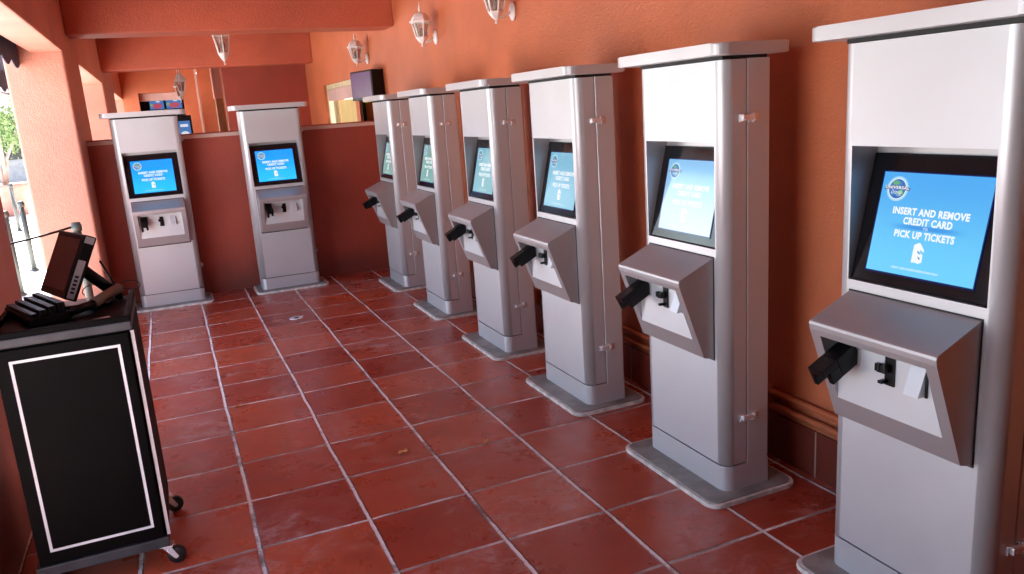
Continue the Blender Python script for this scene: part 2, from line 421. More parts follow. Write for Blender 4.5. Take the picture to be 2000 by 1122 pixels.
pp = empty('lit_patch_pier', (0, 0, 0)); b = MB(); b.box(1.815, 1.96, 13.0, 13.35, 2.17, 3.05, SALMON, .01); b.build('painted_light_patch', pp); b = MB(); b.box(1.83, 1.96, 13.02, 13.3, 0, 2.17, WOOD, .01); b.build('door_jamb', pp); tag(pp, 'pier painted paler as the lit wall face just left of the dark red partition', 'pier')  # paler upper block paints the outside light falling on a wall face
b = MB(); b.box(-.34, WX + .3, -8.4, -8.2, 0, 3.05, RUST); tag(b.build('near_end_wall'), 'rust wall closing the arcade behind the viewer', 'wall')
# small picture signs and screens inside the shop
SIGNB = emit('sign_blue', (.10, .30, .75), .6); SIGNR = emit('sign_red', (.75, .12, .22), .6); SIGNG = emit('sign_green', (.25, .5, .2), .8); SIGNW = emit('sign_white', (.8, .8, .9), .9)
def sign(x0, x1, z0, z1, y, label):
    g = empty('picture_sign', ((x0 + x1) / 2, y, z0), 0, label, 'sign', 'lit picture signs in the far shop')
    w = (x1 - x0) / 2; h = z1 - z0
    q = MB(); q.box(-w, w, 0, .03, 0, h, SIGNB, .004); q.build('sign_panel', g)
    q = MB()
    q.prism([(w * .75 * math.cos(a) * (1 + .15 * math.sin(3 * a)), h * .28 * math.sin(a)) for a in [2 * math.pi * k / 20 for k in range(20)]], 0, .004, SIGNR, M=Matrix.Translation((0, -.001, h * .33)) @ Matrix.Rotation(R(90), 4, 'X'))
    q.prism([(w * .25 * math.cos(a), h * .15 * math.sin(a)) for a in [2 * math.pi * k / 12 for k in range(12)]], 0, .004, SIGNG, M=Matrix.Translation((-w * .7, -.001, h * .45)) @ Matrix.Rotation(R(90), 4, 'X'))
    q.prism([(w * .3 * math.cos(a), h * .08 * math.sin(a)) for a in [2 * math.pi * k / 12 for k in range(12)]], 0, .004, SIGNW, M=Matrix.Translation((w * .2, -.001, h * .8)) @ Matrix.Rotation(R(90), 4, 'X'))
    q.build('sign_picture', g)
sign(.66, .97, 2.15, 2.37, 17.9, 'left one of two small lit picture signs, above the left back kiosk')
sign(1.02, 1.37, 2.15, 2.38, 17.9, 'right one of two small lit picture signs, above the left back kiosk')
g = empty('information_screen', (1.30, 16.2, 0), 0, 'tall lit blue information screen just right of the left back kiosk', 'screen')
q = MB(); q.box(-.15, .17, .02, .16, .2, 1.95, BLACK, .01); q.build('housing', g)
q = MB(); q.box(-.12, .125, .012, .02, 1.40, 1.83, SIGNB); q.build('display', g)
q = MB(); q.prism([(.085 * math.cos(a), .055 * math.sin(a)) for a in [2 * math.pi * k / 20 for k in range(20)]], 0, .004, SIGNW, M=Matrix.Translation((0, .011, 1.55)) @ Matrix.Rotation(R(90), 4, 'X')); q.build('display_picture', g)
q = MB(); q.box(-.08, .08, .007, .011, 1.70, 1.76, SIGNW); q.build('display_band', g)
# dark canopy inside the opening
b = MB(); b.prism([(.75, 0), (1.1, -.02), (1.45, -.01), (1.45, .04), (1.2, .06), (.9, .03)], 0, .25, BLACK, M=Matrix.Translation((0, 17.75, 2.42)) @ Matrix.Rotation(R(90), 4, 'X')); tag(b.build('shop_canopy'), 'black fabric canopy hanging inside the far shop opening', 'canopy')

# ---------------------------------------------------------------- lanterns
def hexlat(mb, prof, mat, M=None): mb.lathe(prof, mat, 6, M, False, R(30))
def lantern_parts(root, off, sc, zs):
    M = Matrix.Translation(off) @ Matrix.Diagonal((sc, sc, zs, 1))
    q = MB()
    hexlat(q, [(.004, 0), (.012, .008), (.006, .022), (.012, .03), (.03, .045), (.052, .075), (.056, .082), (.05, .088)], LWHITE, M)   # cup
    for k in range(6):
        a = R(30 + 60 * k)
        q.tube([M @ Vector((.050 * math.cos(a), .050 * math.sin(a), .085)), M @ Vector((.084 * math.cos(a), .084 * math.sin(a), .213))], .0065 * sc, LWHITE, 6)
    hexlat(q, [(.084, .205), (.104, .215), (.104, .226), (.088, .232)], LWHITE, M)
    q.build('lantern_frame', root)
    q = MB(); hexlat(q, [(.046, .088), (.080, .212)], LGLASS, M); q.build('glass', root)
    q = MB(); hexlat(q, [(.088, .232), (.080, .255), (.055, .283), (.026, .296), (.012, .30)], LWHITE, M)
    q.lathe([(.012, .30), (.008, .31), (.016, .322), (.008, .335), (.011, .345), (.004, .362), (.002, .385)], LWHITE, 8, M); q.build('lantern_roof', root)
    q = MB(); q.lathe([(.014, .088), (.014, .11), (.022, .125), (.02, .15), (.006, .165)], TAN, 8, M); q.build('bulb', root)
def wall_lamp(loc, label):
    """origin on the wall; lantern hangs towards -x"""
    g = empty('wall_lamp', loc, 0, label, 'lamp', 'white lantern lamps on the orange wall')
    q = MB(); q.lathe([(.046, 0), (.052, .004), (.050, .016), (.03, .026), (.012, .032)], LWHITE, 20, Matrix.Rotation(R(-90), 4, 'Y') @ Matrix.Diagonal((1.25, .9, 1, 1))); q.build('wall_plate', g)
    q = MB(); q.tube([(-.02, 0, .0), (-.06, 0, -.028), (-.10, 0, -.040), (-.135, 0, -.03)], .009, LWHITE, 8); q.build('arm', g)
    lantern_parts(g, (-.138, 0, -.082), 1.0, 1.0)
wall_lamp((WX, 6.60, 2.345), 'white lantern lamp on the orange wall farthest back, above the television')
wall_lamp((WX, 3.99, 2.33), 'middle white lantern lamp on the orange wall, whole in view')
wall_lamp((WX, 2.26, 2.33), 'nearest white lantern lamp on the orange wall, cut by the top edge')
def pendant(loc, sc, zs, label):
    g = empty('pendant_lamp', loc, 0, label, 'lamp', 'white pendant lanterns down the arcade')
    lantern_parts(g, (0, 0, 0), sc, zs)
    q = MB(); q.tube([(0, 0, .37 * zs), (0, 0, 3.05 - loc[2])], .006, LWHITE, 6); q.lathe([(.05, 3.03 - loc[2]), (.05, 3.05 - loc[2])], LWHITE, 12); q.build('stem', g)
pendant((1.60, 7.0, 2.365), 1.22, 1.62, 'large white pendant lantern, its roof hidden by the nearest cross beam')
pendant((1.235, 12.0, 2.18), 1.05, 1.38, 'white pendant lantern with its roof in view, above the left back kiosk')
pendant((1.235, 13.2, 2.14), 1.05, 1.38, 'white pendant lantern half hidden behind another, above the left back kiosk')

# ---------------------------------------------------------------- television
Nn = Vector((3.05, 5.93)); Fv = Vector((2.93, 6.45)); ax = (Nn - Fv).normalized()
tv = empty('television', (WX, 6.25, 2.02), 0, 'black wall television with unlit purple screen, mounted over the far end of the kiosk row', 'television')
Mt = Matrix.Translation(((Nn.x + Fv.x) / 2 - WX, (Nn.y + Fv.y) / 2 - 6.25, 0)) @ Matrix.Rotation(math.atan2(ax.y, ax.x), 4, 'Z')
q = MB(); q.box(-.275, .275, 0, .17, -.165, .165, BLACK, .012, Mt); q.build('housing', tv)
q = MB(); q.box(-.25, .25, -.004, .001, -.135, .145, TVSCR, .001, Mt); q.build('screen', tv)
q = MB(); q.box(-.16, .0, .02, .08, -.05, .05, BLACK, .005); q.build('bracket', tv)

# ================================================================ KIOSK
SCRW, SCRH = .365, .306
U = Vector((0, .092, .395)).normalized(); NN = Vector((0, -U.z, U.y)); XX = Vector((1, 0, 0))
def frame_m(origin):
    mm = Matrix.Identity(4)
    for i in range(3): mm[i][0] = XX[i]; mm[i][1] = U[i]; mm[i][2] = NN[i]
    mm.translation = origin; return mm
scr_c = Vector((0, .008, 1.07)) + U * .193
def screen_mat(name, lo, hi, mid, k):
    M, t, bb = new_mat(name)
    bb.inputs['Base Color'].default_value = (.012, .013, .016, 1); bb.inputs['Roughness'].default_value = .12; bb.inputs['Specular IOR Level'].default_value = .8
    tc = t.nodes.new('ShaderNodeTexCoord'); s = t.nodes.new('ShaderNodeSeparateXYZ'); t.links.new(tc.outputs['Generated'], s.inputs[0])
    f = ramp(t, s.outputs[2], 0, 1)
    col = mixc(t, f, lo, hi)
    # the darker band behind the word TO
    z = math_n(t, 'ABSOLUTE', math_n(t, 'SUBTRACT', s.outputs[2], .475)); x = math_n(t, 'ABSOLUTE', math_n(t, 'SUBTRACT', s.outputs[0], .5))
    bnd = math_n(t, 'MULTIPLY', math_n(t, 'SUBTRACT', 1, ramp(t, z, .008, .035)), math_n(t, 'SUBTRACT', 1, ramp(t, x, .1, .42)))
    col = mixc(t, math_n(t, 'MULTIPLY', bnd, .7), col, mid)
    t.links.new(col, bb.inputs['Emission Color']); bb.inputs['Emission Strength'].default_value = k * EM
    return M
SCREEN = screen_mat('lit_blue_screen', (.15, .62, .95), (.07, .40, .86), (.02, .22, .70), 1.05)
SCR_VAR = [None,  # glare and viewing-angle washout painted into each unit's screen colour
    screen_mat('painted_glare_screen', (.56, .66, .90), (.22, .52, .84), (.36, .55, .84), 1.0),
    screen_mat('washout_blue_screen', (.30, .62, .78), (.20, .50, .68), (.24, .52, .70), 1.0),
    screen_mat('washout_teal_screen', (.28, .56, .62), (.20, .46, .54), (.22, .48, .54), 1.0),
    screen_mat('washout_green_screen', (.24, .46, .44), (.20, .38, .34), (.20, .40, .38), 1.0),
    screen_mat('washout_dim_green_screen', (.24, .44, .40), (.20, .36, .32), (.20, .38, .36), 1.0),
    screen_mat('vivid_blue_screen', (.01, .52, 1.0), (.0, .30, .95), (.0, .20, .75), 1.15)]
E_W = emit('screen_white', (.93, .97, 1), 1.0); E_GLOW = emit('screen_glow', (.42, .75, .96), .95); E_NAVY = emit('screen_navy', (.04, .17, .58), .9)
E_GREEN = emit('screen_green', (.18, .55, .25), .8); E_SKY = emit('screen_mid_blue', (.05, .28, .62), .9); E_EDGE = emit('screen_edge', (.0, .012, .12), .8)
E_RED = emit('screen_dark_outline', (.16, .20, .42), .8)

def make_kiosk():
    g = empty('ticket_kiosk', (0, 0, 0))
    H = .291; D = .235; SE = .112; RC = .048
    # base plate with its ring of mortar
    q = MB(); q.prism(rrect(-.358, .358, -.114, .34, .052, 5), 0, .018, CAULK, .004); q.build('mortar_bed', g)
    q = MB(); q.prism(rrect(-.344, .344, -.100, .325, .045, 5), .018, .0235, STEEL, .002); q.build('base_plate', g)
    # cabinet: plinth and rear shell, dark core inside
    q = MB()
    q.prism(rrect(-H, H, 0, D, RC, 8, .012), .022, .134, SILVER, .0015)
    q.prism(rrect(-H, H, SE + .006, D, .002, 1, .012), .134, 1.80, SILVER)
    for z0_, z1_ in ((.134, 1.062), (1.498, 1.798)):
        q.box(-H + .008, H - .008, RC + .004, SE + .004, z0_, z1_, DARK); q.box(-H + RC, H - RC, .012, RC + .004, z0_, z1_, DARK)
    q.box(-H + .012, H - .012, .01, D - .012, 1.80, 1.813, DARK)  # dark neck paints the shadow line below the cap
    q.build('cabinet', g)
    # front door shell with the screen opening
    zb, zt = .141, 1.798; hx = .238; h0, h1 = 1.068, 1.492
    arc = [(H - RC + RC * math.sin(R(90) * (1 - k / 8)), RC - RC * math.cos(R(90) * (1 - k / 8))) for k in range(9)]   # from side to front
    right = [(H, SE)] + arc; xe = H - RC
    q = MB()
    for sgn in (1, -1):
        P = [(sgn * x, y) for x, y in right]
        for i in range(len(P) - 1):
            (xa, ya), (xb, yb) = P[i], P[i + 1]
            q.add([(xa, ya, zb), (xb, yb, zb), (xb, yb, zt), (xa, ya, zt)], [(0, 1, 2, 3)], SILVER, i > 0)
        poly = [(x, y, zb) for x, y in P] + [(sgn * xe, .02, zb), (sgn * (H - .01), SE, zb)]
        q.add(poly, [tuple(range(len(poly)))], SILVER)
        for i in (0,):
            q.add([(sgn * H, SE, zb), (sgn * (H - .01), SE, zb), (sgn * (H - .01), SE, zt), (sgn * H, SE, zt)], [(0, 1, 2, 3)], SILVER)
        q.add([(sgn * hx, 0, zb), (sgn * xe, 0, zb), (sgn * xe, 0, zt), (sgn * hx, 0, zt)], [(0, 1, 2, 3)], SILVER)
    q.add([(-hx, 0, zb), (hx, 0, zb), (hx, 0, h0), (-hx, 0, h0)], [(0, 1, 2, 3)], SILVER)
    q.add([(-hx, 0, h1), (hx, 0, h1), (hx, 0, zt), (-hx, 0, zt)], [(0, 1, 2, 3)], SILVER)
    bmesh.ops.remove_doubles(q.bm, verts=q.bm.verts, dist=1e-5)
    q.build('front_door', g)
    # recess lining
    q = MB(); d = .110
    q.add([(-hx, 0, h0), (-hx, d, h0), (-hx, d, h1), (-hx, 0, h1)], [(0, 1, 2, 3)], SILVER2)
    q.add([(hx, 0, h0), (hx, d, h0), (hx, d, h1), (hx, 0, h1)], [(0, 1, 2, 3)], SILVER2)
    q.add([(-hx, 0, h1), (hx, 0, h1), (hx, d, h1), (-hx, d, h1)], [(0, 1, 2, 3)], SILVER2)
    q.add([(-hx, 0, h0), (hx, 0, h0), (hx, d, h0), (-hx, d, h0)], [(0, 1, 2, 3)], SILVER2)
    q.add([(-hx, d, h0), (hx, d, h0), (hx, d, h1), (-hx, d, h1)], [(0, 1, 2, 3)], SILVER2)
    q.build('screen_recess', g)
    # bezel and display
    Mz = frame_m(Vector((0, .008, 1.07)))
    q = MB(); q.box(-hx + .002, hx - .002, .002, .404, -.012, 0, BEZEL, .002, Mz); q.build('screen_bezel', g)
    Ms = frame_m(scr_c)
    q = MB(); q.box(-SCRW / 2, SCRW / 2, -SCRH / 2, SCRH / 2, .0005, .0025, SCREEN, 0, Ms)
    scr = q.build('screen', g)
    q = MB()
    e = .004
    for x0, x1, y0, y1 in ((-SCRW / 2 - e, SCRW / 2 + e, SCRH / 2, SCRH / 2 + e), (-SCRW / 2 - e, SCRW / 2 + e, -SCRH / 2 - e * 1.5, -SCRH / 2), (-SCRW / 2 - e, -SCRW / 2, -SCRH / 2, SCRH / 2), (SCRW / 2, SCRW / 2 + e, -SCRH / 2, SCRH / 2)):
        q.box(x0, x1, y0, y1, .0004, .003, E_EDGE, 0, Ms)
    q.build('screen_edge', scr)
    def at(u, v, z): return Ms @ Matrix.Translation(((u - .5) * SCRW, (.5 - v) * SCRH, z))
    q = MB()
    for txt, u, v, w, h in (('INSERT AND REMOVE', .505, .375, .70, .074), ('CREDIT CARD', .50, .468, .45, .074), ('TO', .495, .53, .042, .026), ('PICK UP TICKETS', .49, .598, .555, .074)):
        text_into(q, txt, w * SCRW, h * SCRH, E_W, at(u, v, .0031), .045 if h > .05 else .01)
    q.build('lettering', scr)
    q = MB(); text_into(q, 'CREDIT CARD HOLDER RESERVATIONS ONLY', .44 * SCRW, .022 * SCRH, E_W, at(.47, .935, .0031), .01); q.build('small_print', scr)
    # folded ticket symbol
    q = MB(); A = at(.475, .765, .0031); w = .105 * SCRW; h = .205 * SCRH
    def pl(pts, mat=E_W, z=0): q.add([A @ Vector((x * w / 2, y * h / 2, z)) for x, y in pts], [tuple(range(len(pts)))], mat)
    pl([(-.95, .72), (-.3, .95), (.0, 1.0), (.35, .8), (.95, .35), (.95, .12), (.3, .35), (.2, .12), (.85, -.1), (.9, -.8), (.25, -1), (-.1, -.9), (-.95, -.95)])
    pl([(-.15, .28), (.1, .15), (.55, -.12), (.1, -.02), (-.1, .05)], E_SKY, .0003); pl([(.05, -.28), (.5, -.42), (.45, -.62), (.15, -.45)], E_SKY, .0003)
    q.build('ticket_symbol', scr)
    # globe emblem
    q = MB(); A = at(.155, .165, .0031); r = .082 * SCRW
    def disc(cx, cy, rx, ry, mat, z, n=24, wob=0):
        q.add([A @ Vector((cx + rx * math.cos(2 * math.pi * k / n) * (1 + wob * math.sin(3 * k)), cy + ry * math.sin(2 * math.pi * k / n) * (1 + wob * math.cos(2.3 * k)), z)) for k in range(n)], [tuple(range(n))], mat)
    disc(0, 0, r * 1.28, r * 1.28, E_GLOW, 0); disc(0, 0, r * 1.08, r * 1.08, E_W, .0002); disc(0, 0, r, r, E_NAVY, .0004)
    disc(-.1 * r, .55 * r, r * .6, r * .30, E_SKY, .0006, 16, .15); disc(-.25 * r, .6 * r, r * .4, r * .24, E_GREEN, .0008, 14, .2); disc(.45 * r, -.35 * r, r * .35, r * .3, E_GREEN, .0007, 14, .2); disc(-.4 * r, -.5 * r, r * .35, r * .22, E_SKY, .0007, 14, .2)
    bw_, bh = r * 1.50, r * .30
    q.add([A @ Vector(p) for p in ((-bw_, -.18 * r, .001), (-bw_ * .5, -.02 * r, .001), (bw_ * .5, -.02 * r, .001), (bw_, -.18 * r, .001), (bw_ * 1.04, .14 * r, .001), (bw_ * .5, .36 * r, .001), (-bw_ * .5, .36 * r, .001), (-bw_ * 1.04, .14 * r, .001))], [tuple(range(8))], E_RED)
    text_into(q, 'UNIVERSAL', bw_ * 1.92, bh * 1.05, E_W, A @ Matrix.Translation((0, .13 * r, .0013)), .02)
    text_into(q, 'Orlando', r * 1.3, r * .42, E_W, A @ Matrix.Translation((0, -.32 * r, .0013)), .0, .35)
    text_into(q, 'RESORT', r * .55, r * .13, E_W, A @ Matrix.Translation((.32 * r, -.66 * r, .0013)), .0)
    q.build('globe_emblem', scr)
    # cap
    q = MB(); q.prism(rrect(-.366, .366, -.076, .262, .052, 8, .02), 1.813, 1.857, SILVER, .005); q.build('cap', g)
    # card unit: hood with window
    BX = .228; Ptop = Vector((0, 1.033)); Plip = Vector((-.164, .963)); Pbot = Vector((-.052, .618)); Pback = Vector((0, .604))
    q = MB()
    lip2 = Vector((-.1685, .934)); lipm = Vector((-.1695, .9585)); lipn = Vector((-.1715, .950))
    # wedge side outlines
    for sgn in (1, -1):
        x = sgn * BX
        q.add([(x, p.x, p.y) for p in (Ptop, Plip, lipm, lipn, lip2, Pbot, Pback)], [tuple(range(7))], SILVER2)
    def strip(p, q_, x0=-BX, x1=BX, mat=SILVER2): q.add([(x0, p.x, p.y), (x1, p.x, p.y), (x1, q_.x, q_.y), (x0, q_.x, q_.y)], [(0, 1, 2, 3)], mat)
    strip(Ptop, Plip); strip(Plip, lipm); strip(lipm, lipn); strip(lipn, lip2); strip(Pbot, Pback)
    sl = (Pbot - lip2); Lf = sl.length; sd_ = sl / Lf
    wt, wb, wx = .020, .256, .190
    a1 = lip2 + sd_ * wt; a2 = lip2 + sd_ * wb
    strip(lip2, a1); strip(a2, Pbot); strip(a1, a2, -BX, -wx); strip(a1, a2, wx, BX)
    bmesh.ops.remove_doubles(q.bm, verts=q.bm.verts, dist=1e-5)
    q.build('card_unit', g)
    cu_ = bpy.data.objects[[c.name for c in g.children if c.name.startswith('card_unit')][0]]
    q = MB(); q.box(-.2315, .2315, -.003, -.0005, .5985, 1.0365, DARK); q.build('hood_shadow_line', cu_)  # dark sheet stands in for the shadow seam around the hood
    yp = a2.x - .001                     # plane of the inner plate
    q = MB()
    q.add([(-wx, yp, a2.y), (wx, yp, a2.y), (wx, yp, a1.y), (-wx, yp, a1.y)], [(0, 1, 2, 3)], PLATE)
    q.add([(-wx, yp, a1.y), (wx, yp, a1.y), (wx, a1.x, a1.y), (-wx, a1.x, a1.y)], [(0, 1, 2, 3)], SILVER2)
    for sgn in (1, -1): q.add([(sgn * wx, yp, a2.y), (sgn * wx, yp, a1.y), (sgn * wx, a1.x, a1.y)], [(0, 1, 2)], SILVER2)
    q.build('device_plate', cu_)
    # card reader: forked black snout pointing out and down
    q = MB(); Mr = Matrix.Translation((-.142, yp, .868)) @ Matrix.Rotation(R(27), 4, 'X')
    q.box(-.030, .030, -.085, 0, -.034, .034, BLACK, .004, Mr); q.box(-.030, .030, -.150, -.085, .010, .034, BLACK, .003, Mr)
    q.box(-.030, -.012, -.150, -.085, -.034, .010, BLACK, .003, Mr); q.box(.012, .030, -.128, -.085, -.034, .010, BLACK, .003, Mr)
    q.box(-.038, .038, -.004, .001, -.044, .046, SILVER2, .001, Matrix.Translation((-.142, yp, .868)))
    q.build('card_reader', cu_)
    q = MB()
    q.box(-.008, .026, yp - .006, yp - .001, .795, .884, BLACK, .001)
    q.box(-.016, .014, yp - .032, yp - .006, .838, .862, BLACK, .003); q.box(-.020, -.004, yp - .036, yp - .02, .842, .866, BLACK, .003)
    q.box(-.012, .004, yp - .030, yp - .006, .803, .813, BLACK, .002)
    q.build('card_slot', cu_)
    q = MB()
    x0, x1 = .082, .132
    v = [(x0, yp - .004, .882), (x1, yp - .004, .882), (x1, yp - .034, .800), (x0, yp - .034, .800), (x0, yp, .882), (x1, yp, .882), (x1, yp, .800), (x0, yp, .800)]
    q.add(v, [(0, 1, 2, 3), (4, 5, 6, 7), (0, 3, 7, 4), (1, 2, 6, 5), (0, 1, 5, 4), (3, 2, 6, 7)], PLATE)
    q.box(x1 - .002, x1 + .006, yp - .006, yp - .001, .796, .872, DARK)
    q.build('receipt_outlet', cu_)
    # latches on the viewer's right side
    for z in (.345, 1.578):
        q = MB()
        q.box(H, H + .006, .122, .172, z - .018, z + .018, CHROME, .002); q.box(H, H + .006, .078, .106, z - .015, z + .015, CHROME, .002)
        q.box(H + .006, H + .020, .084, .150, z - .010, z + .014, CHROME, .004); q.tube([(H + .014, .138, z - .018), (H + .014, .138, z + .020)], .008, CHROME)
        q.build('latch', g)
    return g

proto = make_kiosk()
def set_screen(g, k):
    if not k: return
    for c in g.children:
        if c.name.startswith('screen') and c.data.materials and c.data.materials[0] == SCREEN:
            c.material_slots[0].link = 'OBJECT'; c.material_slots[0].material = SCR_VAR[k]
GR = 'silver self-service ticket kiosks'
XF = 2.743
row = [(-1.192, 'nearest silver kiosk at the right edge, cut by the frame, screen fully readable'),
       (-.036, 'second silver kiosk from the viewer, standing clear in the row'),
       (1.136, 'third silver kiosk from the viewer along the orange wall'),
       (2.292, 'fourth silver kiosk from the viewer along the orange wall'),
       (3.554, 'fifth silver kiosk from the viewer, next to last along the orange wall'),
       (4.811, 'last silver kiosk of the row, beside the half wall under the television')]
for i, (yf, lab) in enumerate(row):
    o = proto if i == 0 else copy_tree(proto)
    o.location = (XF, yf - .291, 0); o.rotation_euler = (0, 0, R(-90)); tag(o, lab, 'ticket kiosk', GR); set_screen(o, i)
for x, lab in ((.373 + .291, 'left one of the two kiosks against the half wall, beside the salmon pillar'), (1.503 + .291, 'right one of the two kiosks standing against the dark half wall')):
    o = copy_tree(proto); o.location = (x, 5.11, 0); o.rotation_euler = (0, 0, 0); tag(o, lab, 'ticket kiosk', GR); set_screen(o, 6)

# ================================================================ CART
ct = empty('service_cart', (.35, .30, 0), 0, 'black rolling service cart with white outlined panels, at the left edge', 'cart')
X0, X1, Y0, Y1 = -.222, .218, -.245, .255
q = MB(); q.box(X0, X1, Y0 + .012, Y1 - .012, .125, .975, CARTBLK, .003); q.build('body', ct)
q = MB(); q.box(X0 - .012, X1 + .006, Y0 - .006, Y1 + .006, .085, .125, CARTGREY, .004); q.build('base_rim', ct)
q = MB()
q.box(X0 - .015, X1 + .012, Y0 - .010, Y1 + .010, .975, 1.008, CARTGREY, .006); q.box(X0 - .005, X1 + .002, Y0 + .001, Y1, 1.0075, 1.0095, CARTBLK); q.box(X0 - .015, X1 + .012, Y0 - .010, Y0 + .015, 1.008, 1.030, CARTBLK, .004); q.box(X1 - .008, X1 + .012, Y0 + .015, Y1 + .01, 1.008, 1.030, CARTBLK, .004)
q.box(X0 - .015, X0 + .005, Y0 + .015, Y1 + .01, 1.008, 1.030, CARTBLK, .004)
q.build('top', ct)
q = MB(); q.box(X0 + .002, X1 - .006, Y0, Y0 + .010, .130, .965, CARTBLK, .003); fp = q.build('front_panel', ct)
def outline(x0, x1, z0, z1, M, w=.010):
    q.box(x0, x1, -.001, .001, z1 - w, z1, WHITELINE, 0, M); q.box(x0, x1, -.001, .001, z0, z0 + w, WHITELINE, 0, M)
    q.box(x0, x0 + w, -.001, .001, z0 + w, z1 - w, WHITELINE, 0, M); q.box(x1 - w, x1, -.001, .001, z0 + w, z1 - w, WHITELINE, 0, M)
q = MB(); outline(X0 + .045, X1 - .038, .178, .925, Matrix.Translation((0, Y0 - .0008, 0))); q.build('white_outline', fp)
q = MB(); q.box(X1 + .001, X1 + .010, Y0 + .02, Y1 - .02, .130, .965, CARTBLK, .003); sp = q.build('side_panel', ct)
q = MB(); q.box(X1 + .002, X1 + .014, Y0 + .012, Y0 + .021, .128, .968, WHITELINE, .001); q.build('white_edge_strip', sp)
def caster(cx, cy, rz):
    q = MB(); Mx = Matrix.Translation((cx, cy, 0)) @ Matrix.Rotation(rz, 4, 'Z')
    q.box(-.024, .024, -.024, .024, .080, .0845, CHROME, .001, Mx)
    for s_ in (1, -1):
        q.prism([(-.016, .080), (.016, .080), (.040, .034), (.030, .026), (.022, .030)], -.0015, .0015, CHROME, M=Mx @ Matrix.Translation((0, s_ * .019, 0)) @ Matrix.Rotation(R(90), 4, 'X'))
    fk = q.build('caster', ct)
    q = MB(); q.lathe([(.010, -.014), (.031, -.014), (.035, -.009), (.035, .009), (.031, .014), (.010, .014)], RUBBER, 24, Mx @ Matrix.Translation((.030, 0, .0352)) @ Matrix.Rotation(R(90), 4, 'X')); q.build('wheel', fk)
caster(X1 - .005, Y0 + .02, R(-10)); caster(X1 - .005, Y1 - .02, R(10)); caster(X0 + .03, Y0 + .02, R(200)); caster(X0 + .03, Y1 - .02, R(160))

# ---- things on the cart
ZT = 1.010
pos = empty('point_of_sale_terminal', (.281, .51, ZT), 0, 'black touch terminal with its dark screen tilted back, standing on the cart', 'terminal')
Mm = Matrix.Translation((.0, .0, .053)) @ Matrix.Rotation(R(-67.5), 4, 'Z') @ Matrix.Rotation(R(-26.5), 4, 'X')
q = MB(); q.box(-.155, .155, 0, .048, 0, .267, BLACK, .007, Mm); hs = q.build('housing', pos)
q = MB(); q.box(-.133, .133, -.003, .0002, .028, .245, DSCR, 0, Mm); q.build('screen', pos)
q = MB(); q.box(.1552, .1565, .006, .034, .008, .165, SILVER2, 0, Mm); q.box(.1552, .1565, .006, .040, .235, .262, SILVER2, 0, Mm); sp_ = q.build('side_strip', hs)
q = MB()
for k in range(5): q.box(.1565, .158, .012, .026, .028 + .016 * k, .038 + .016 * k, DARK, 0, Mm)
q.build('button', sp_)
q = MB(); q.tube([Mm @ Vector((0, .045, .15)), (.14, .02, .12), (.215, .03, .035)], .024, BLACK, 8); q.box(-.10, .22, -.10, .03, 0, .016, BLACK, .006); q.build('stand', pos)
kb = empty('keyboard', (.245, .35, ZT), R(-67.5), 'chunky black programmable keyboard in front of the terminal on the cart', 'keyboard')
q = MB(); q.box(-.165, .165, -.07, .07, 0, .035, BLACK, .006); q.build('base', kb)
q = MB()
for i in range(11):
    for j in range(4):
        q.box(-.158 + .0288 * i, -.158 + .0288 * i + .024, -.064 + .032 * j, -.064 + .032 * j + .027, .033, .047 + .008 * j, BLACK, .004)
kk = q.build('keys', kb)
q = MB(); q.box(-.02, .10, .066, .072, .036, .060, SILVER2, .002); q.build('card_swipe_rail', kb)
sc_ = empty('handheld_scanner', (.475, .45, ZT), 0, 'black handheld scanner with a tan grip lying behind the terminal', 'scanner')
q = MB(); q.tube([(-.11, -.20, .022), (-.035, -.11, .026)], .017, BLACK, 12); q.build('head', sc_)
q = MB(); q.tube([(-.035, -.11, .026), (.05, .085, .040)], .021, TAN, 14); q.build('grip', sc_)
q = MB(); q.box(-.07, .03, -.06, .05, .0, .022, BLACK, .01); q.build('cradle', sc_)
an = empty('antenna', (.50, .53, ZT), 0, 'thin black stick antenna rising behind the cart top', 'antenna')
q = MB(); q.tube([(.025, 0, .02), (-.025, 0, .165)], .0045, BLACK, 8); q.build('rod', an)
q = MB(); q.lathe([(.016, 0), (.014, .02), (.006, .03)], BLACK, 12, Matrix.Translation((.02, 0, 0))); q.build('foot', an)
q = MB(); q.tube([(.50 + .11 * math.sin(t * .30), .52 + .02 * math.cos(t * .5), ZT + .05 + .018 * math.sin(t * .62)) for t in range(18)], .002, BLACK, 6); tag(q.build('cable'), 'thin black loose cable looping off the back of the cart', 'cable')
q = MB(); q.box(-.05, .06, -.03, .03, 0, .002, PAPER, 0, Matrix.Translation((.455, .12, ZT + .001)) @ Matrix.Rotation(R(20), 4, 'Z')); tag(q.build('leaflet'), 'small crumpled colour leaflet lying on the cart beside the keyboard', 'leaflet')
q = MB(); q.box(-.05, .04, -.02, .02, 0, .002, PAPER, 0, Matrix.Translation((.19, .10, ZT + .001)) @ Matrix.Rotation(R(8), 4, 'Z')); tag(q.build('receipt'), 'reddish paper slip at the left front corner of the cart top', 'paper slip')

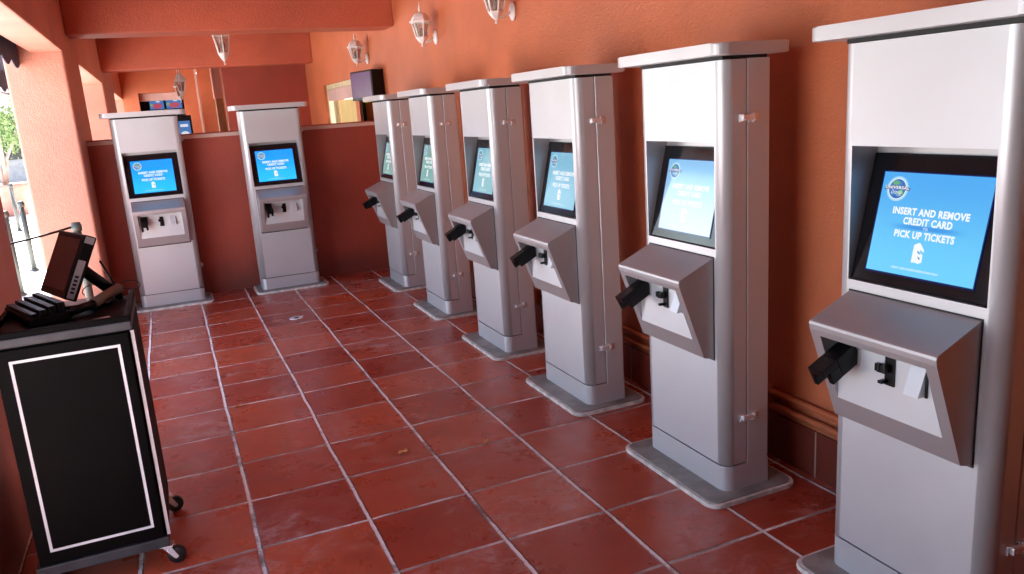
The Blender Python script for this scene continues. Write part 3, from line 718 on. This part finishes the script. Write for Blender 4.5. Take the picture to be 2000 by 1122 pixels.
# ================================================================ OUTSIDE AND SMALL THINGS
def stanchion(x, y, h, label, z0=-.02):
    g = empty('stanchion', (x, y, z0), 0, label, 'stanchion', 'queue stanchions outside the arcade')
    q = MB(); q.lathe([(.032, 0), (.032, h - .03)], POST, 14); q.build('post', g)
    q = MB(); q.lathe([(.06, 0), (.06, .012), (.045, .03), (.033, .035)], POST, 24); q.build('base', g)
    q = MB(); q.lathe([(.040, h - .07), (.042, h - .02), (.036, h - .015), (.036, h), (.02, h + .004)], POST, 14); q.build('head', g)
stanchion(.02, 4.42, .97, 'nearest stanchion, its green grey head just above the terminal', 0)
stanchion(-1.0, 8.8, .92, 'thick dark stanchion standing in the bright opening left of the salmon pillar')
stanchion(-1.93, 14.3, .90, 'farther thin stanchion in the bright opening')
stanchion(-.90, 7.0, .95, 'stanchion half hidden by the pillar at the left edge')
stanchion(-1.35, 3.6, .97, 'stanchion hidden behind the pillar, holding the belt')
def rope(a, b_, sag, r, label):
    pts = [Vector(a).lerp(Vector(b_), k / 12) - Vector((0, 0, sag * 4 * (k / 12) * (1 - k / 12))) for k in range(13)]
    q = MB(); q.tube(pts, r, BLACK, 6); tag(q.build('rope'), label, 'rope', 'ropes between the stanchions')
rope((.0, 4.42, .94), (-1.35, 3.6, .93), .06, .010, 'black belt running left from the nearest stanchion')
rope((-1.0, 8.8, .86), (-.90, 7.0, .90), .16, .008, 'sagging rope between the thick stanchion and the one at the left edge')
rope((-1.93, 14.3, .84), (-1.0, 8.8, .86), .22, .008, 'sagging rope between the thin far stanchion and the thick one')
def awning(y0, y1, xw, xo, zh, zl, mat, label, vh=.22, sc=.45):
    g = empty('awning', (xw, (y0 + y1) / 2, zh), 0, label, 'awning', 'scalloped awnings outside the arcade')
    yc = (y0 + y1) / 2
    q = MB(); q.prism([(0, 0), (xo - xw, zl - zh), (xo - xw, zl - zh + .012), (0, .012)], y0 - yc, y1 - yc, mat, M=Matrix.Rotation(R(90), 4, 'X') @ Matrix.Diagonal((1, 1, -1, 1))); q.build('canopy', g)
    q = MB(); n = int((y1 - y0) / .05)
    top = [(y0 - yc + (y1 - y0) * k / n) for k in range(n + 1)]
    vs = []; fs = []
    for k, y in enumerate(top):
        zz = zl - zh - vh + .06 * abs(math.sin(math.pi * (y - y0 + yc) / sc)) * -1 + .03
        for xx in (xo - xw, xo - xw - .008): vs += [(xx, y, zl - zh + .01), (xx, y, zz)]
    for k in range(n):
        a = 4 * k; fs += [(a, a + 1, a + 5, a + 4), (a + 2, a + 3, a + 7, a + 6), (a + 1, a + 3, a + 7, a + 5)]
    q.add(vs, fs, mat); q.build('valance', g)
    q = MB()
    for y in (y0 - yc, y1 - yc): q.tube([(0, y, -.25), (xo - xw, y, zl - zh)], .012, POST, 6)
    q.build('awning_frame', g)
awning(1.7, 4.93, -.125, -.20, 2.50, 2.45, NAVY, 'navy scalloped awning over the first opening at the top left', .17)
awning(6.3, 9.2, -.32, -.85, 2.75, 2.50, NAVY, 'navy scalloped awning beyond the salmon pillar', .22)
awning(10.2, 11.7, -.95, -1.3, 2.50, 2.40, PALECANVAS, 'pale blue canvas awning farther off in the bright opening', .2)
# building opposite and planter with a tree
ob = empty('opposite_building', (-9, 34, 0), 0, 'sunlit taupe building beyond the planter', 'building')
q = MB(); q.box(-12, 8, 0, 5, 0, 6, TAUPE); q.build('wall', ob)
q = MB(); q.box(-12.2, 8.2, -.4, 0, 3.2, 3.7, TRIM, .02); q.build('cornice', ob)
for k in range(5):
    q = MB(); q.box(-10 + 3.4 * k, -8.2 + 3.4 * k, -.03, 0, .9, 2.7, BEZEL); q.build('window', ob)
pt = empty('planter', (-2.62, 18.2, -.02), 0, 'pinkish terracotta planter in the bright opening', 'planter')
q = MB(); q.lathe([(.34, 0), (.42, .55), (.48, .62), (.48, .72), (.42, .72), (.40, .64)], TERRA, 20); q.build('pot', pt)
q = MB(); q.lathe([(.39, .63), (.1, .66)], BROWN, 16); q.build('soil', pt)
def tree(x, y, z0, h, cr, label, leaves=2600, seed=3):
    rnd = random.Random(seed); g = empty('tree', (x, y, z0), 0, label, 'tree')
    q = MB(); tips = []
    for k in range(5):
        a = 2 * math.pi * k / 5 + rnd.uniform(-.3, .3); rr = cr * rnd.uniform(.35, .8); top = Vector((rr * math.cos(a), rr * math.sin(a), h * rnd.uniform(.6, .95)))
        mid = Vector((rr * .25 * math.cos(a + .4), rr * .25 * math.sin(a + .4), h * .35))
        q.tube([(0, 0, 0), mid, mid.lerp(top, .5) + Vector((rnd.uniform(-.08, .08), rnd.uniform(-.08, .08), 0)), top], .05, BARK, 7, .012); tips += [top, mid.lerp(top, .55), mid.lerp(top, .8)]
    q.build('trunk', g)
    q = MB(); cl = [t + Vector((rnd.gauss(0, cr * .22), rnd.gauss(0, cr * .22), rnd.gauss(0, h * .1))) for t in tips for _ in range(3)]
    for i in range(leaves):
        c = rnd.choice(cl); p = c + Vector((rnd.gauss(0, .16), rnd.gauss(0, .16), rnd.gauss(0, .14))) * (cr / .9)
        e = Euler((rnd.uniform(0, 6), rnd.uniform(0, 6), rnd.uniform(0, 6))).to_matrix(); s_ = rnd.uniform(.03, .06)
        q.add([p + e @ Vector(v) * s_ for v in ((-1, 0, 0), (0, -.45, .1), (1, 0, 0), (0, .45, .1))], [(0, 1, 2, 3)], LEAF)
    q.build('crown', g)
tree(-2.62, 18.2, .60, 1.9, .8, 'pale stemmed small tree with green leaves growing in the planter')
tree(-6.2, 27, 0, 3.6, 1.6, 'larger green tree in front of the opposite building', 3500, 9)

# floor drain cover, dry leaves
q = MB(); q.lathe([(.062, 0), (.062, .003), (.05, .005)], CHROME, 24, Matrix.Translation((1.63, 3.80, .001))); q.lathe([(.02, .005), (.02, .0065)], DARK, 12, Matrix.Translation((1.63, 3.80, .001))); tag(q.build('drain_cover'), 'small round metal cover in the floor before the back kiosks', 'drain cover')
def dry_leaf(x, y, rz, s_, label):
    q = MB(); pts = [(-1, 0, .0), (-.5, -.35, .25), (.1, -.5, .05), (.6, -.25, .3), (1.1, .0, .1), (.5, .35, .35), (.1, .25, .1), (-.4, .45, .3)]
    e = Matrix.Translation((x, y, .003)) @ Matrix.Rotation(rz, 4, 'Z') @ Matrix.Scale(s_, 4)
    vs = [e @ Vector(p) for p in pts] + [e @ Vector((0, 0, .02))]
    q.add(vs, [(i, (i + 1) % 8, 8) for i in range(8)], DEADLEAF); tag(q.build('dry_leaf'), label, 'leaf', 'dry leaves on the tiles')
dry_leaf(1.674, .58, .3, .036, 'curled brown leaf on the tiles in the middle foreground')
dry_leaf(2.076, .465, .9, .034, 'dry leaf on a tile nearer the kiosk row, right of the curled brown one')
dry_leaf(.973, 1.785, .2, .03, 'small yellowish leaf on a joint in the left part of the floor')
